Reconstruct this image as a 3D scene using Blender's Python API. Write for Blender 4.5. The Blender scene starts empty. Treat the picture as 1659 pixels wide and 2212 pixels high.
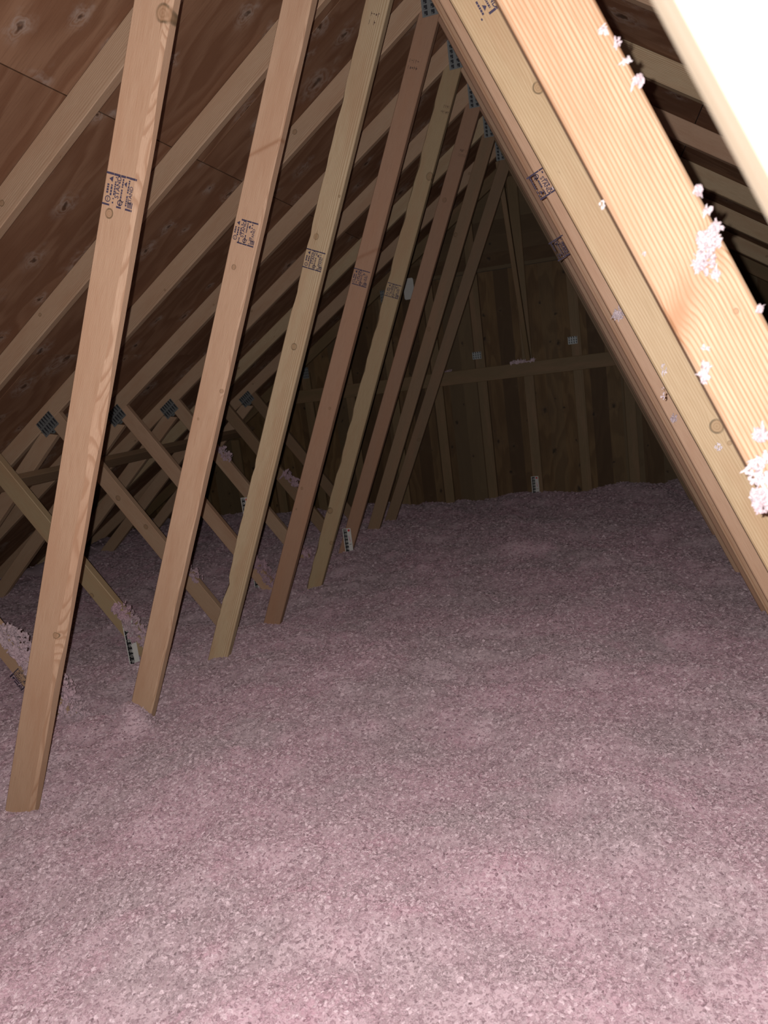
import bpy, bmesh, math, random
import numpy as np
from mathutils import Vector, Matrix, Euler

random.seed(7)
rng = np.random.default_rng(11)
SC = bpy.context.scene
COL = SC.collection

# ------------------------------------------------------------------ camera
W, H = 1659.0, 2212.0
FPX = 1592.8
ROLL, PITCH, YAW = -0.12427, -0.17343, -0.29872
CZ = 1.54                                   # lens height above the ceiling board (m)
S = 0.61                                    # truss spacing, 24 inches
Y0 = 1.568881
fw = Vector((math.sin(YAW) * math.cos(PITCH), math.cos(YAW) * math.cos(PITCH), math.sin(PITCH)))
rt0 = Vector((math.cos(YAW), -math.sin(YAW), 0)); up0 = rt0.cross(fw)
RT = math.cos(ROLL) * rt0 + math.sin(ROLL) * up0
UP = -math.sin(ROLL) * rt0 + math.cos(ROLL) * up0
CAM = Vector((0, 0, CZ))
cd = bpy.data.cameras.new('camera'); cam = bpy.data.objects.new('camera', cd); COL.objects.link(cam)
cam.matrix_world = Matrix.Translation(CAM) @ Matrix((RT, UP, -fw)).transposed().to_4x4()
cd.sensor_fit = 'HORIZONTAL'; cd.sensor_width = 36.0; cd.lens = FPX / W * 36.0
cd.clip_start = 0.02; cd.clip_end = 100
cd.dof.use_dof = True; cd.dof.focus_distance = 2.3; cd.dof.aperture_fstop = 9.0
SC.camera = cam

# ------------------------------------------------------------------ world, flash, exposure
wd = bpy.data.worlds.new('World'); SC.world = wd; wd.use_nodes = True
wd.node_tree.nodes['Background'].inputs[0].default_value = (1.0, 0.86, 0.74, 1)
wd.node_tree.nodes['Background'].inputs[1].default_value = 0.0005
fl = bpy.data.lights.new('phone_flash', 'POINT'); flo = bpy.data.objects.new('phone_flash', fl); COL.objects.link(flo)
flo.location = CAM - RT * 0.019 + UP * 0.009
fl.energy = 280.0; fl.color = (1.0, 0.955, 0.91); fl.shadow_soft_size = 0.003
fl.use_nodes = True
_n = fl.node_tree.nodes; _l = fl.node_tree.links
_f = _n.new('ShaderNodeLightFalloff'); _f.inputs['Strength'].default_value = 1.0; _f.inputs['Smooth'].default_value = 1.0
_l.new(_f.outputs['Quadratic'], _n['Emission'].inputs['Strength'])
SC.view_settings.view_transform = 'Standard'; SC.view_settings.look = 'None'
SC.view_settings.gamma = 1.0; SC.view_settings.use_curve_mapping = False
SC.view_settings.exposure = 0.0


def ray(u, v):
    return RT * ((u - W / 2) / FPX) + UP * ((H / 2 - v) / FPX) + fw


def aty(u, v, y):                           # pixel -> point on the vertical plane y (the plane of a truss)
    d = ray(u, v); return CAM + d * (y / d.y)


def Yk(k):
    return (k + Y0) * S


# ------------------------------------------------------------------ node helpers
class NT:
    def __init__(s, mat):
        s.t = mat.node_tree; s.n = s.t.nodes; s.l = s.t.links

    def new(s, typ, **kw):
        n = s.n.new(typ)
        for k, v in kw.items(): setattr(n, k, v)
        return n

    def put(s, sock, v):
        if v is None: return
        if isinstance(v, bpy.types.NodeSocket): s.l.new(v, sock)
        else: sock.default_value = v

    def m(s, op, a, b=None, c=None, clamp=False):
        n = s.new('ShaderNodeMath', operation=op, use_clamp=clamp)
        s.put(n.inputs[0], a); s.put(n.inputs[1], b)
        if c is not None: s.put(n.inputs[2], c)
        return n.outputs[0]

    def v(s, op, a, b=None, scale=None):
        n = s.new('ShaderNodeVectorMath', operation=op)
        s.put(n.inputs[0], a)
        if b is not None: s.put(n.inputs[1], b)
        if scale is not None: s.put(n.inputs[3], scale)
        return n.outputs[1] if op in ('LENGTH', 'DISTANCE', 'DOT_PRODUCT') else n.outputs[0]

    def mix(s, f, a, b, blend='MIX'):
        n = s.new('ShaderNodeMix', data_type='RGBA', blend_type=blend)
        s.put(n.inputs[0], f); s.put(n.inputs[6], a); s.put(n.inputs[7], b)
        return n.outputs[2]

    def noise(s, vec, scale=1, detail=3, rough=.5, dim='3D', w=None):
        n = s.new('ShaderNodeTexNoise', noise_dimensions=dim)
        if vec is not None: s.put(n.inputs['Vector'], vec)
        n.inputs['Scale'].default_value = scale; n.inputs['Detail'].default_value = detail
        n.inputs['Roughness'].default_value = rough
        if w is not None: s.put(n.inputs['W'], w)
        return n.outputs[0], n.outputs[1]

    def sep(s, vec):
        n = s.new('ShaderNodeSeparateXYZ'); s.put(n.inputs[0], vec); return n.outputs

    def comb(s, x, y, z):
        n = s.new('ShaderNodeCombineXYZ')
        for i, q in enumerate((x, y, z)): s.put(n.inputs[i], q)
        return n.outputs[0]

    def ss(s, x, lo, hi):
        n = s.new('ShaderNodeMapRange', interpolation_type='SMOOTHSTEP')
        s.put(n.inputs[0], x); s.put(n.inputs[1], lo); s.put(n.inputs[2], hi)
        return n.outputs[0]

    def attr(s, name):
        n = s.new('ShaderNodeAttribute', attribute_type='OBJECT', attribute_name=name)
        return n


def newmat(name):
    m = bpy.data.materials.new(name); m.use_nodes = True
    t = NT(m); b = t.n['Principled BSDF']
    return m, t, b


def plain(name, col, rough=.7, metal=0.0, spec=.3):
    m, t, b = newmat(name)
    P = t.new('ShaderNodeTexCoord').outputs['Object']
    nz, _ = t.noise(P, 60, 3)
    c = t.mix(t.m('MULTIPLY', nz, .35), (*col, 1), (col[0] * .72, col[1] * .72, col[2] * .72, 1))
    t.put(b.inputs['Base Color'], c)
    b.inputs['Roughness'].default_value = rough; b.inputs['Metallic'].default_value = metal
    b.inputs['Specular IOR Level'].default_value = spec
    return m


def make_wood():
    """sawn lumber: growth rings round a pith, bent round knots; colours come from each board's own properties"""
    m, t, b = newmat('sawn_lumber')
    P = t.new('ShaderNodeTexCoord').outputs['Object']
    rnd = t.new('ShaderNodeObjectInfo').outputs['Random']
    seed = t.m('MULTIPLY', rnd, 40.0)
    tone = t.attr('tone').outputs['Color']; late = t.attr('late').outputs['Color']
    pith = t.attr('pith').outputs['Vector']; con = t.attr('grain').outputs['Fac']
    px, py, fr = t.sep(pith)
    x, y, z = t.sep(P)
    P1 = t.comb(t.m('ADD', t.m('MULTIPLY', x, 9.0), seed), t.m('MULTIPLY', y, 9.0), t.m('MULTIPLY', z, 1.1))
    n1, c1 = t.noise(P1, 1.0, 2, .5)
    P2 = t.comb(t.m('ADD', t.m('MULTIPLY', x, 40.0), seed), t.m('MULTIPLY', y, 40.0), t.m('MULTIPLY', z, 5.0))
    n2, c2 = t.noise(P2, 1.0, 2, .5)
    sx_, sz_, sr_ = t.sep(t.attr('swirl').outputs['Vector'])   # a tilted band of disturbed grain beside a knot
    sr_ = t.m('MAXIMUM', sr_, .0005)
    sd_ = t.m('DIVIDE', t.m('SUBTRACT', t.m('SUBTRACT', z, sz_), t.m('MULTIPLY', t.m('SUBTRACT', x, sx_), .75)), sr_)
    sw_ = t.m('EXPONENT', t.m('MULTIPLY', t.m('MULTIPLY', sd_, sd_), -1.0))
    knotmask = 0.0; bend = 0.0; knotdark = 0.0; knotring = 0.0
    for kn in ('k1', 'k2', 'k3'):
        kx, kz, kr = t.sep(t.attr(kn).outputs['Vector'])
        kr = t.m('MAXIMUM', kr, .0008)
        dx = t.m('DIVIDE', t.m('SUBTRACT', x, kx), kr)
        dz = t.m('DIVIDE', t.m('SUBTRACT', z, kz), t.m('MULTIPLY', kr, 1.15))
        wob = t.m('MULTIPLY', t.m('SUBTRACT', n2, .5), .5)
        d = t.m('ADD', t.m('SQRT', t.m('ADD', t.m('MULTIPLY', dx, dx), t.m('MULTIPLY', dz, dz))), wob)
        mask = t.m('SUBTRACT', 1.0, t.ss(d, .85, 1.05))
        # grain opens round the knot: push rings sideways, away from it
        dz2 = t.m('MULTIPLY', dz, .45)
        g = t.m('EXPONENT', t.m('MULTIPLY', t.m('ADD', t.m('MULTIPLY', dz2, dz2), t.m('MULTIPLY', t.m('MULTIPLY', dx, dx), .35)), -1.0))
        sg = t.m('DIVIDE', dx, t.m('ADD', t.m('ABSOLUTE', dx), .6))
        bend = t.m('ADD', bend, t.m('MULTIPLY', t.m('MULTIPLY', g, sg), t.m('MULTIPLY', kr, -.9)))
        knotmask = t.m('MAXIMUM', knotmask, mask)
        ring = t.m('SUBTRACT', t.ss(d, .72, .95), t.ss(d, .98, 1.2))
        knotdark = t.m('MAXIMUM', knotdark, ring)
        knotring = t.m('MAXIMUM', knotring, t.m('MULTIPLY', mask, t.m('ADD', .5, t.m('MULTIPLY', t.m('SINE', t.m('MULTIPLY', d, 17.0)), .5))))
    bend = t.m('ADD', bend, t.m('MULTIPLY', sw_, t.m('MULTIPLY', t.m('SUBTRACT', n2, .2), t.m('MULTIPLY', sr_, .8))))
    xx = t.m('ADD', t.m('SUBTRACT', t.m('ADD', x, bend), px), t.m('ADD', t.m('MULTIPLY', t.m('SUBTRACT', n1, .5), .012), t.m('MULTIPLY', t.m('SUBTRACT', n2, .5), .0016)))
    yy = t.m('SUBTRACT', y, py)
    r = t.m('SQRT', t.m('ADD', t.m('MULTIPLY', xx, xx), t.m('MULTIPLY', yy, yy)))
    ph = t.m('FRACT', t.m('ADD', t.m('MULTIPLY', r, fr), t.m('MULTIPLY', n1, .8)))
    lw = t.m('SUBTRACT', t.ss(ph, .42, .80), t.ss(ph, .86, 1.0))
    P3 = t.comb(t.m('ADD', t.m('MULTIPLY', x, 900.0), seed), t.m('MULTIPLY', y, 900.0), t.m('MULTIPLY', z, 14.0))
    n3, _ = t.noise(P3, 1.0, 2, .6)
    P4 = t.comb(t.m('ADD', t.m('MULTIPLY', x, 14.0), seed), t.m('MULTIPLY', y, 14.0), t.m('MULTIPLY', z, 2.3))
    n4, _ = t.noise(P4, 1.0, 3, .55)
    fac = t.m('MULTIPLY', lw, con, clamp=True)
    base = t.mix(fac, tone, late)
    base = t.mix(t.m('MULTIPLY', t.ss(n3, .40, .70), .60), base, late)
    base = t.mix(t.m('MULTIPLY', t.ss(n4, .40, .72), .48), base, t.mix(.5, late, (.31, .16, .095, 1)))
    base = t.mix(t.m('MULTIPLY', sw_, t.m('MULTIPLY', t.ss(n4, .2, .6), .9)), base, t.mix(.3, late, (.20, .075, .03, 1)))
    base = t.mix(t.m('MULTIPLY', knotmask, .5), base, t.mix(.5, late, (.21, .12, .06, 1)))
    base = t.mix(t.m('MULTIPLY', knotring, .35), base, (.15, .08, .038, 1))
    base = t.mix(t.m('MULTIPLY', knotdark, t.m('MULTIPLY', t.ss(n2, .3, .62), .75)), base, (.05, .035, .016, 1))
    # small resin specks and saw dirt
    P5 = t.comb(t.m('ADD', t.m('MULTIPLY', x, 60.0), seed), t.m('MULTIPLY', y, 60.0), t.m('MULTIPLY', z, 26.0))
    n5, _ = t.noise(P5, 1.0, 4, .65)
    base = t.mix(t.m('MULTIPLY', t.ss(n5, .68, .76), .45), base, (.11, .055, .03, 1))
    t.put(b.inputs['Base Color'], base)
    b.inputs['Roughness'].default_value = .62; b.inputs['Specular IOR Level'].default_value = .28
    bp = t.new('ShaderNodeBump'); bp.inputs['Strength'].default_value = .35; bp.inputs['Distance'].default_value = .0012
    hgt = t.m('ADD', t.m('MULTIPLY', n3, .8), t.m('MULTIPLY', lw, .12))
    t.put(bp.inputs['Height'], hgt); t.put(b.inputs['Normal'], bp.outputs[0])
    return m


AL = .62                                    # overall reflectance level of the attic's surfaces


def dim(c):
    return tuple(q * AL for q in c)


def make_ply(name, ca, cb, dark, pale, along='x', knots=5.0, keep=.45, spots=(.05, .022, .012), strips=False):
    """rotary-cut plywood veneer: long figure, ring knots and whitish resin smears"""
    m, t, b = newmat(name)
    ca, cb, dark, pale, spots = dim(ca), dim(cb), dim(dark), dim(pale), dim(spots)
    P = t.new('ShaderNodeTexCoord').outputs['Object']
    rnd = t.new('ShaderNodeObjectInfo').outputs['Random']
    seed = t.m('MULTIPLY', rnd, 60.0)
    x, y, z = t.sep(P)
    if along == 'y': x, y = y, x
    x = t.m('ADD', x, seed)
    A = t.comb(t.m('MULTIPLY', x, .9), t.m('MULTIPLY', y, 3.2), seed)
    n0, _ = t.noise(A, 1.0, 3, .5)
    bands = t.m('FRACT', t.m('MULTIPLY', n0, 9.0))
    fig = t.m('SUBTRACT', t.ss(bands, 0.0, .75), t.ss(bands, .8, 1.0))
    F = t.comb(t.m('MULTIPLY', x, 9.0), t.m('MULTIPLY', y, 190.0), seed)
    n1, _ = t.noise(F, 1.0, 2, .6)
    L = t.comb(t.m('MULTIPLY', x, .5), t.m('MULTIPLY', y, 1.5), seed)
    n2, _ = t.noise(L, 1.0, 2, .5)
    base = t.mix(fig, (*ca, 1), (*cb, 1))
    base = t.mix(t.m('MULTIPLY', t.ss(n1, .45, .75), .35), base, (*dark, 1))
    base = t.mix(t.m('MULTIPLY', t.ss(n2, .4, .7), .4), base, (*dark, 1))
    if strips:                              # edge-joined veneer strips, each of its own tone
        v1 = t.new('ShaderNodeTexVoronoi', voronoi_dimensions='1D', feature='F1'); v1.inputs['Scale'].default_value = 8.0
        t.put(v1.inputs['W'], t.m('ADD', y, seed)); s3 = t.sep(v1.outputs['Color'])
        base = t.mix(t.m('MULTIPLY', t.ss(s3[0], .2, .8), .8), base, (*dark, 1))
        base = t.mix(t.m('MULTIPLY', t.ss(s3[1], .5, 1.0), .6), base, (.12, .088, .05, 1))
    V = t.comb(t.m('MULTIPLY', x, knots * .75), t.m('MULTIPLY', y, knots), 0.0)
    wob, wc = t.noise(t.comb(t.m('MULTIPLY', x, 26.0), t.m('MULTIPLY', y, 26.0), seed), 1.0, 3)
    V = t.v('ADD', V, t.v('SCALE', wc, scale=.26))
    vo = t.new('ShaderNodeTexVoronoi', voronoi_dimensions='2D', feature='F1'); t.put(vo.inputs['Vector'], V); vo.inputs['Scale'].default_value = 1.0
    cr = t.sep(vo.outputs['Color']); d = t.m('MULTIPLY', vo.outputs['Distance'], t.m('ADD', .65, t.m('MULTIPLY', cr[2], 1.3)))
    on = t.m('LESS_THAN', cr[0], keep)
    ringm = t.m('MULTIPLY', t.m('SUBTRACT', 1.0, t.ss(d, .10, .30)), on)
    rings = t.m('ADD', .5, t.m('MULTIPLY', t.m('SINE', t.m('ADD', t.m('MULTIPLY', d, 75.0), t.m('MULTIPLY', wob, 3.0))), .5))
    sm = t.m('MULTIPLY', t.ss(wob, .42, .72), t.m('MULTIPLY', t.m('SUBTRACT', 1.0, t.ss(d, .08, .42)), on))
    base = t.mix(t.m('MULTIPLY', sm, .60), base, (*pale, 1))
    base = t.mix(t.m('MULTIPLY', t.m('MULTIPLY', ringm, rings), .38), base, (*pale, 1))
    core = t.m('MULTIPLY', t.m('SUBTRACT', 1.0, t.ss(d, .015, .09)), t.m('MULTIPLY', on, t.m('LESS_THAN', cr[1], .75)))
    base = t.mix(t.m('MULTIPLY', core, .8), base, (*spots, 1))
    t.put(b.inputs['Base Color'], base)
    b.inputs['Roughness'].default_value = .66; b.inputs['Specular IOR Level'].default_value = .22
    bp = t.new('ShaderNodeBump'); bp.inputs['Strength'].default_value = .25; bp.inputs['Distance'].default_value = .001
    t.put(bp.inputs['Height'], n1); t.put(b.inputs['Normal'], bp.outputs[0])
    return m


def make_fluff(name, pale=False):
    m, t, b = newmat(name)
    g = t.new('ShaderNodeNewGeometry').outputs['Position']
    rnd = t.new('ShaderNodeObjectInfo').outputs['Random']
    na, _ = t.noise(g, 2.3, 3, .55); nb, _ = t.noise(g, 9.0, 3, .6); nc, _ = t.noise(g, 170.0, 3, .7)
    if pale: A, B, C = (.76, .63, .69, 1), (.68, .55, .60, 1), (.84, .77, .80, 1)
    else: A, B, C = (.63, .415, .490, 1), (.53, .405, .445, 1), (.86, .68, .75, 1)
    D = (.64, .37, .46, 1) if not pale else (.74, .52, .58, 1)
    A, B, C, D = [(*dim(q[:3]), 1) for q in (A, B, C, D)]
    c = t.mix(t.ss(na, .35, .65), A, B)
    c = t.mix(t.m('MULTIPLY', t.ss(nb, .5, .75), .6), c, D)
    c = t.mix(t.m('MULTIPLY', t.m('POWER', rnd, 3.0), .95), c, C)
    c = t.mix(t.m('MULTIPLY', t.ss(nc, .55, .8), .3), c, C)
    if not pale: c = t.mix(t.m('MULTIPLY', t.m('SUBTRACT', 1.0, t.ss(rnd, .02, .30)), .5), c, (*dim((.34, .225, .265)), 1))
    t.put(b.inputs['Base Color'], c)
    b.inputs['Roughness'].default_value = .9; b.inputs['Specular IOR Level'].default_value = .12
    bp = t.new('ShaderNodeBump'); bp.inputs['Strength'].default_value = .6; bp.inputs['Distance'].default_value = .003
    n4, _ = t.noise(g, 420.0, 3, .7)
    t.put(bp.inputs['Height'], n4); t.put(b.inputs['Normal'], bp.outputs[0])
    return m


M_WOOD = make_wood()
M_PLY = make_ply('roof_plywood', (.36, .195, .118), (.27, .130, .073), (.17, .076, .042), (.50, .39, .33), 'y', 5.0, .72)
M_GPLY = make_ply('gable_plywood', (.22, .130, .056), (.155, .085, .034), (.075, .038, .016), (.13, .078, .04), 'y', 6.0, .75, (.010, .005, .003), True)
M_FLUFF = make_fluff('pink_blown_fiberglass')
M_TUFT = make_fluff('pale_pink_fiberglass', True)
M_STEEL = plain('galvanised_steel', (.20, .21, .215), .55, .6)
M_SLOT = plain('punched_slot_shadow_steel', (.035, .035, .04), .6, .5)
M_INK = plain('violet_black_ink', (.035, .028, .055), .8)
M_MARK = plain('faint_brown_ink', (.10, .06, .045), .8)
M_CARD = plain('white_card', (.46, .45, .44), .6)
M_BLACK = plain('black_print', (.012, .012, .014), .6)
M_RED = plain('red_print', (.42, .03, .04), .6)
M_PINKP = plain('pink_print', (.55, .22, .30), .6)
M_FELT = plain('black_roofing_felt', (.02, .02, .02), .9)
M_DRY = plain('grey_drywall', (.55, .53, .5), .9)
M_SIDE = plain('dark_building_paper', (.05, .045, .04), .9)


# ------------------------------------------------------------------ object helpers
def link(o, parent=None):
    COL.objects.link(o)
    if parent is not None: o.parent = parent
    return o


def meshobj(name, verts, faces, mat, parent=None, mats=None, midx=None):
    me = bpy.data.meshes.new(name); me.from_pydata([tuple(v) for v in verts], [], faces); me.update()
    for mm in (mats or [mat]): me.materials.append(mm)
    if midx is not None: me.polygons.foreach_set('material_index', midx)
    o = bpy.data.objects.new(name, me)
    return link(o, parent)


def empty(name, loc, label, cat, group=None):
    o = bpy.data.objects.new(name, None); o.empty_display_size = .1; o.location = loc
    COL.objects.link(o); o['label'] = label; o['category'] = cat
    if group: o['group'] = group
    return o


def tag(o, label, cat, group=None, kind=None):
    o['label'] = label; o['category'] = cat
    if group: o['group'] = group
    if kind: o['kind'] = kind
    return o


PAL = {   # early wood, late wood, contrast, ring frequency, pith (x, y)
    'pink':   ((.63, .420, .290), (.43, .245, .150), .75, 420., (.17, -.10)),
    'tan':    ((.58, .400, .275), (.40, .240, .145), .70, 260., (.08, -.09)),
    'pale':   ((.61, .475, .320), (.40, .265, .145), .95, 250., (.08, .07)),
    'red':    ((.45, .270, .180), (.33, .175, .110), .55, 420., (.15, -.16)),
    'yellow': ((.57, .425, .265), (.41, .275, .145), .60, 200., (.12, -.05)),
    'bright': ((.575, .415, .280), (.40, .205, .105), 1.0, 205., (-.19, .03)),
    'knotty': ((.55, .360, .235), (.38, .195, .110), .95, 150., (.01, .035)),
    'olive':  ((.48, .360, .220), (.35, .235, .125), .60, 260., (.07, -.09)),
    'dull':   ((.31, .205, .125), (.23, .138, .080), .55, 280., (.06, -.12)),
    'white':  ((1.0, .880, .700), (.84, .680, .480), .45, 230., (.08, .07)),  # flash overexposure of the nearest web put into its wood colour
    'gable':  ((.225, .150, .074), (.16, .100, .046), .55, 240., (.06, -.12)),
}


def setwood(o, pal, jit=.06):
    a, b, c, f, p = PAL[pal]
    j = .62 * (1 + random.uniform(-jit, jit))
    o['tone'] = [a[0] * j, a[1] * j, a[2] * j]; o['late'] = [b[0] * j, b[1] * j, b[2] * j]
    o['grain'] = c * random.uniform(.85, 1.1)
    o['pith'] = [p[0] + random.uniform(-.02, .02), p[1] + random.uniform(-.015, .015), f * random.uniform(.9, 1.1)]


def loft_board(name, parent, BL, BR, TR, TL, y, pal, th=.038, cham=.0028, wane=None, n=2):
    """a board lying in the truss plane: corners are (x, z) points, front face at y; returns object and a (x,z)->local mapper"""
    BL, BR, TR, TL = [Vector((p[0], p[1])) for p in (BL, BR, TR, TL)]
    mb = (BL + BR) / 2; mt = (TL + TR) / 2; d = (mt - mb)
    L = d.length; d.normalize(); th_y = math.atan2(d.x, d.y)
    ex = Vector((math.cos(th_y), -math.sin(th_y)))

    def loc(p):
        q = Vector((p[0], p[1])) - mb
        return q.dot(ex), q.dot(d)
    c = [loc(p) for p in (BL, BR, TR, TL)]
    V = []; F = []
    for i in range(n):
        s = i / (n - 1)
        x0 = c[0][0] + (c[3][0] - c[0][0]) * s; z0 = c[0][1] + (c[3][1] - c[0][1]) * s
        x1 = c[1][0] + (c[2][0] - c[1][0]) * s; z1 = c[1][1] + (c[2][1] - c[1][1]) * s
        cf = [cham] * 4           # front-left, front-right, back-right, back-left chamfers
        cy = [cham] * 4
        if wane:
            wx, wy = wane(s)
            for q in range(4):
                cf[q] = max(cham, wx[q]); cy[q] = max(cham, wy[q])

        def P(x, yy):
            f = (x - x0) / (x1 - x0) if abs(x1 - x0) > 1e-9 else 0
            V.append((x, yy, z0 + (z1 - z0) * f))
        P(x0 + cf[0], 0); P(x1 - cf[1], 0); P(x1, cy[1]); P(x1, th - cy[2])
        P(x1 - cf[2], th); P(x0 + cf[3], th); P(x0, th - cy[3]); P(x0, cy[0])
    for i in range(n - 1):
        a = i * 8; b2 = a + 8
        for q in range(8):
            r = (q + 1) % 8
            F.append((a + q, a + r, b2 + r, b2 + q))
    F.append(tuple(reversed(range(8)))); F.append(tuple(range((n - 1) * 8, n * 8)))
    o = meshobj(name, V, F, M_WOOD, parent)
    pl = parent.location if parent is not None else Vector((0, 0, 0))
    o.location = Vector((mb.x, y, mb.y)) - pl
    o.rotation_euler = (0, th_y, 0)
    setwood(o, pal)
    o['L'] = L
    return o, loc


def free_board(name, parent, A, B, xdir, w, t, pal, cham=.0028):
    """a straight board from A to B (centre line); w along xdir, t across"""
    A = Vector(A); B = Vector(B); z = (B - A); L = z.length; z.normalize()
    x = (Vector(xdir) - z * z.dot(Vector(xdir))).normalized(); y = z.cross(x)
    hw, ht = w / 2, t / 2
    sec = [(-hw + cham, -ht), (hw - cham, -ht), (hw, -ht + cham), (hw, ht - cham), (hw - cham, ht), (-hw + cham, ht), (-hw, ht - cham), (-hw, -ht + cham)]
    V = [(p[0], p[1], 0) for p in sec] + [(p[0], p[1], L) for p in sec]
    F = [(q, (q + 1) % 8, 8 + (q + 1) % 8, 8 + q) for q in range(8)] + [tuple(reversed(range(8))), tuple(range(8, 16))]
    o = meshobj(name, V, F, M_WOOD, parent)
    mw = Matrix((x, y, z)).transposed().to_4x4(); mw.translation = A
    if parent is not None: mw.translation = A - parent.location
    o.matrix_basis = mw
    setwood(o, pal)
    return o


# ------------------------------------------------------------------ roof geometry (metres, ceiling board at z = 0)
XC = -0.5135; ZP = 1.6833 + CZ; SL = 0.6632
RV = .089 * math.sqrt(1 + SL * SL)         # vertical depth of a rafter
EAVE = 5.0                                 # half width to the end of the rafters
CH = .089                                  # bottom chord depth


def roofz(x):
    return ZP - SL * abs(x - XC)


def under(x):
    return roofz(x) - RV


YB0, YB1 = -1.0, 6.452                      # extent of the building shell along the ridge
# floor: the drywall ceiling of the rooms below
fo = meshobj('floor', [(XC - 5.2, YB0, -.013), (XC + 5.2, YB0, -.013), (XC + 5.2, YB1 + .1, -.013), (XC - 5.2, YB1 + .1, -.013),
                       (XC - 5.2, YB0, 0), (XC + 5.2, YB0, 0), (XC + 5.2, YB1 + .1, 0), (XC - 5.2, YB1 + .1, 0)],
             [(0, 3, 2, 1), (4, 5, 6, 7), (0, 1, 5, 4), (1, 2, 6, 5), (2, 3, 7, 6), (3, 0, 4, 7)], M_DRY)
tag(fo, 'grey drywall ceiling board hidden under the pink insulation', 'floor', kind='structure')

# roof decks: felt on top, plywood sheets below it
cs = 1 / math.sqrt(1 + SL * SL); sn = SL * cs


def deck(side):
    sx = -1 if side == 'left' else 1
    # local frame: x along ridge, y down the slope, z outward normal (up)
    dn = Vector((sx * cs, 0, -sn)); up = Vector((sx * sn, 0, cs))
    org = Vector((XC, 0, ZP))
    ridge = Vector((0, 1, 0))
    xa = ridge if sx > 0 else ridge
    rot = Matrix((xa, dn, up)).transposed().to_4x4()
    SLP = (EAVE + .15) / cs

    def boxv(u0, u1, v0, v1, z0, z1):
        return [(u0, v0, z0), (u1, v0, z0), (u1, v1, z0), (u0, v1, z0), (u0, v0, z1), (u1, v0, z1), (u1, v1, z1), (u0, v1, z1)]
    BF = [(0, 3, 2, 1), (4, 5, 6, 7), (0, 1, 5, 4), (1, 2, 6, 5), (2, 3, 7, 6), (3, 0, 4, 7)]
    ce = meshobj('ceiling_' + side, boxv(YB0, YB1 + .1, .02, SLP, .0135, .0165), BF, M_FELT)
    ce.matrix_basis = Matrix.Translation(org) @ rot
    tag(ce, side + ' roof slope of reddish plywood sheets over the rafters', 'roof', kind='structure')
    v = .012; row = 0
    while v < SLP - .05:
        v1 = min(v + 1.217, SLP)
        u = YB0 - (1.2 if row % 2 == 0 else .1) + (.35 if side == 'left' else 0)
        while u < YB1 - .02:
            a, b2 = max(u, YB0), min(u + 2.436, YB1)
            if b2 - a > .05:
                uc, vc = (a + b2) / 2, (v + v1) / 2
                s = meshobj('plywood_sheet', boxv(a - uc, b2 - uc, v - vc, v1 - vc, 0, .012), BF, M_PLY, ce)
                s.location = (uc, vc, .0006 + random.uniform(0, .0006))
            u += 2.440
        v += 1.221; row += 1
    return ce


deck('left'); deck('right')

# ------------------------------------------------------------------ knots and stamps
KNOTS = {}


def addknots(o, loc, y, pts):
    for i, (u, v, r) in enumerate(pts[:3]):
        p = aty(u, v, y)
        lx, lz = loc((p.x, p.z))
        o['k%d' % (i + 1)] = [lx, lz, r]


_txt = {}


def text_mesh(s):
    if s in _txt: return _txt[s]
    cu = bpy.data.curves.new('t', 'FONT'); cu.body = s; cu.size = 1.0; cu.align_x = 'CENTER'; cu.align_y = 'CENTER'; cu.resolution_u = 2; cu.offset = .018
    ob = bpy.data.objects.new('t', cu); COL.objects.link(ob)
    me = bpy.data.meshes.new_from_object(ob.evaluated_get(bpy.context.evaluated_depsgraph_get()))
    vs = [tuple(v.co) for v in me.vertices]; fs = [tuple(p.vertices) for p in me.polygons]
    bpy.data.objects.remove(ob); bpy.data.curves.remove(cu); bpy.data.meshes.remove(me)
    _txt[s] = (vs, fs); return _txt[s]


class Flat:
    """flat print collected in a local (u, v) plane"""
    def __init__(s): s.V = []; s.F = []

    def rect(s, u0, v0, u1, v1):
        i = len(s.V); s.V += [(u0, v0), (u1, v0), (u1, v1), (u0, v1)]; s.F.append((i, i + 1, i + 2, i + 3))

    def poly(s, pts):
        i = len(s.V); s.V += pts; s.F.append(tuple(range(i, i + len(pts))))

    def ring(s, u, v, r0, r1, n=16):
        for k in range(n):
            a, b2 = 2 * math.pi * k / n, 2 * math.pi * (k + 1) / n
            s.poly([(u + r0 * math.cos(a), v + r0 * math.sin(a)), (u + r1 * math.cos(a), v + r1 * math.sin(a)),
                    (u + r1 * math.cos(b2), v + r1 * math.sin(b2)), (u + r0 * math.cos(b2), v + r0 * math.sin(b2))])

    def text(s, t, u, v, size, rot=0.0, sx=1.0):
        vs, fs = text_mesh(t); i = len(s.V); c, q = math.cos(rot), math.sin(rot)
        for p in vs:
            a, b2 = p[0] * size * sx, p[1] * size
            s.V.append((u + a * c - b2 * q, v + a * q + b2 * c))
        s.F += [tuple(i + k for k in f) for f in fs]

    def build(s, name, mat, parent, off=-.0005):
        return meshobj(name, [(p[0], off, p[1]) for p in s.V], s.F, mat, parent)


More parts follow.
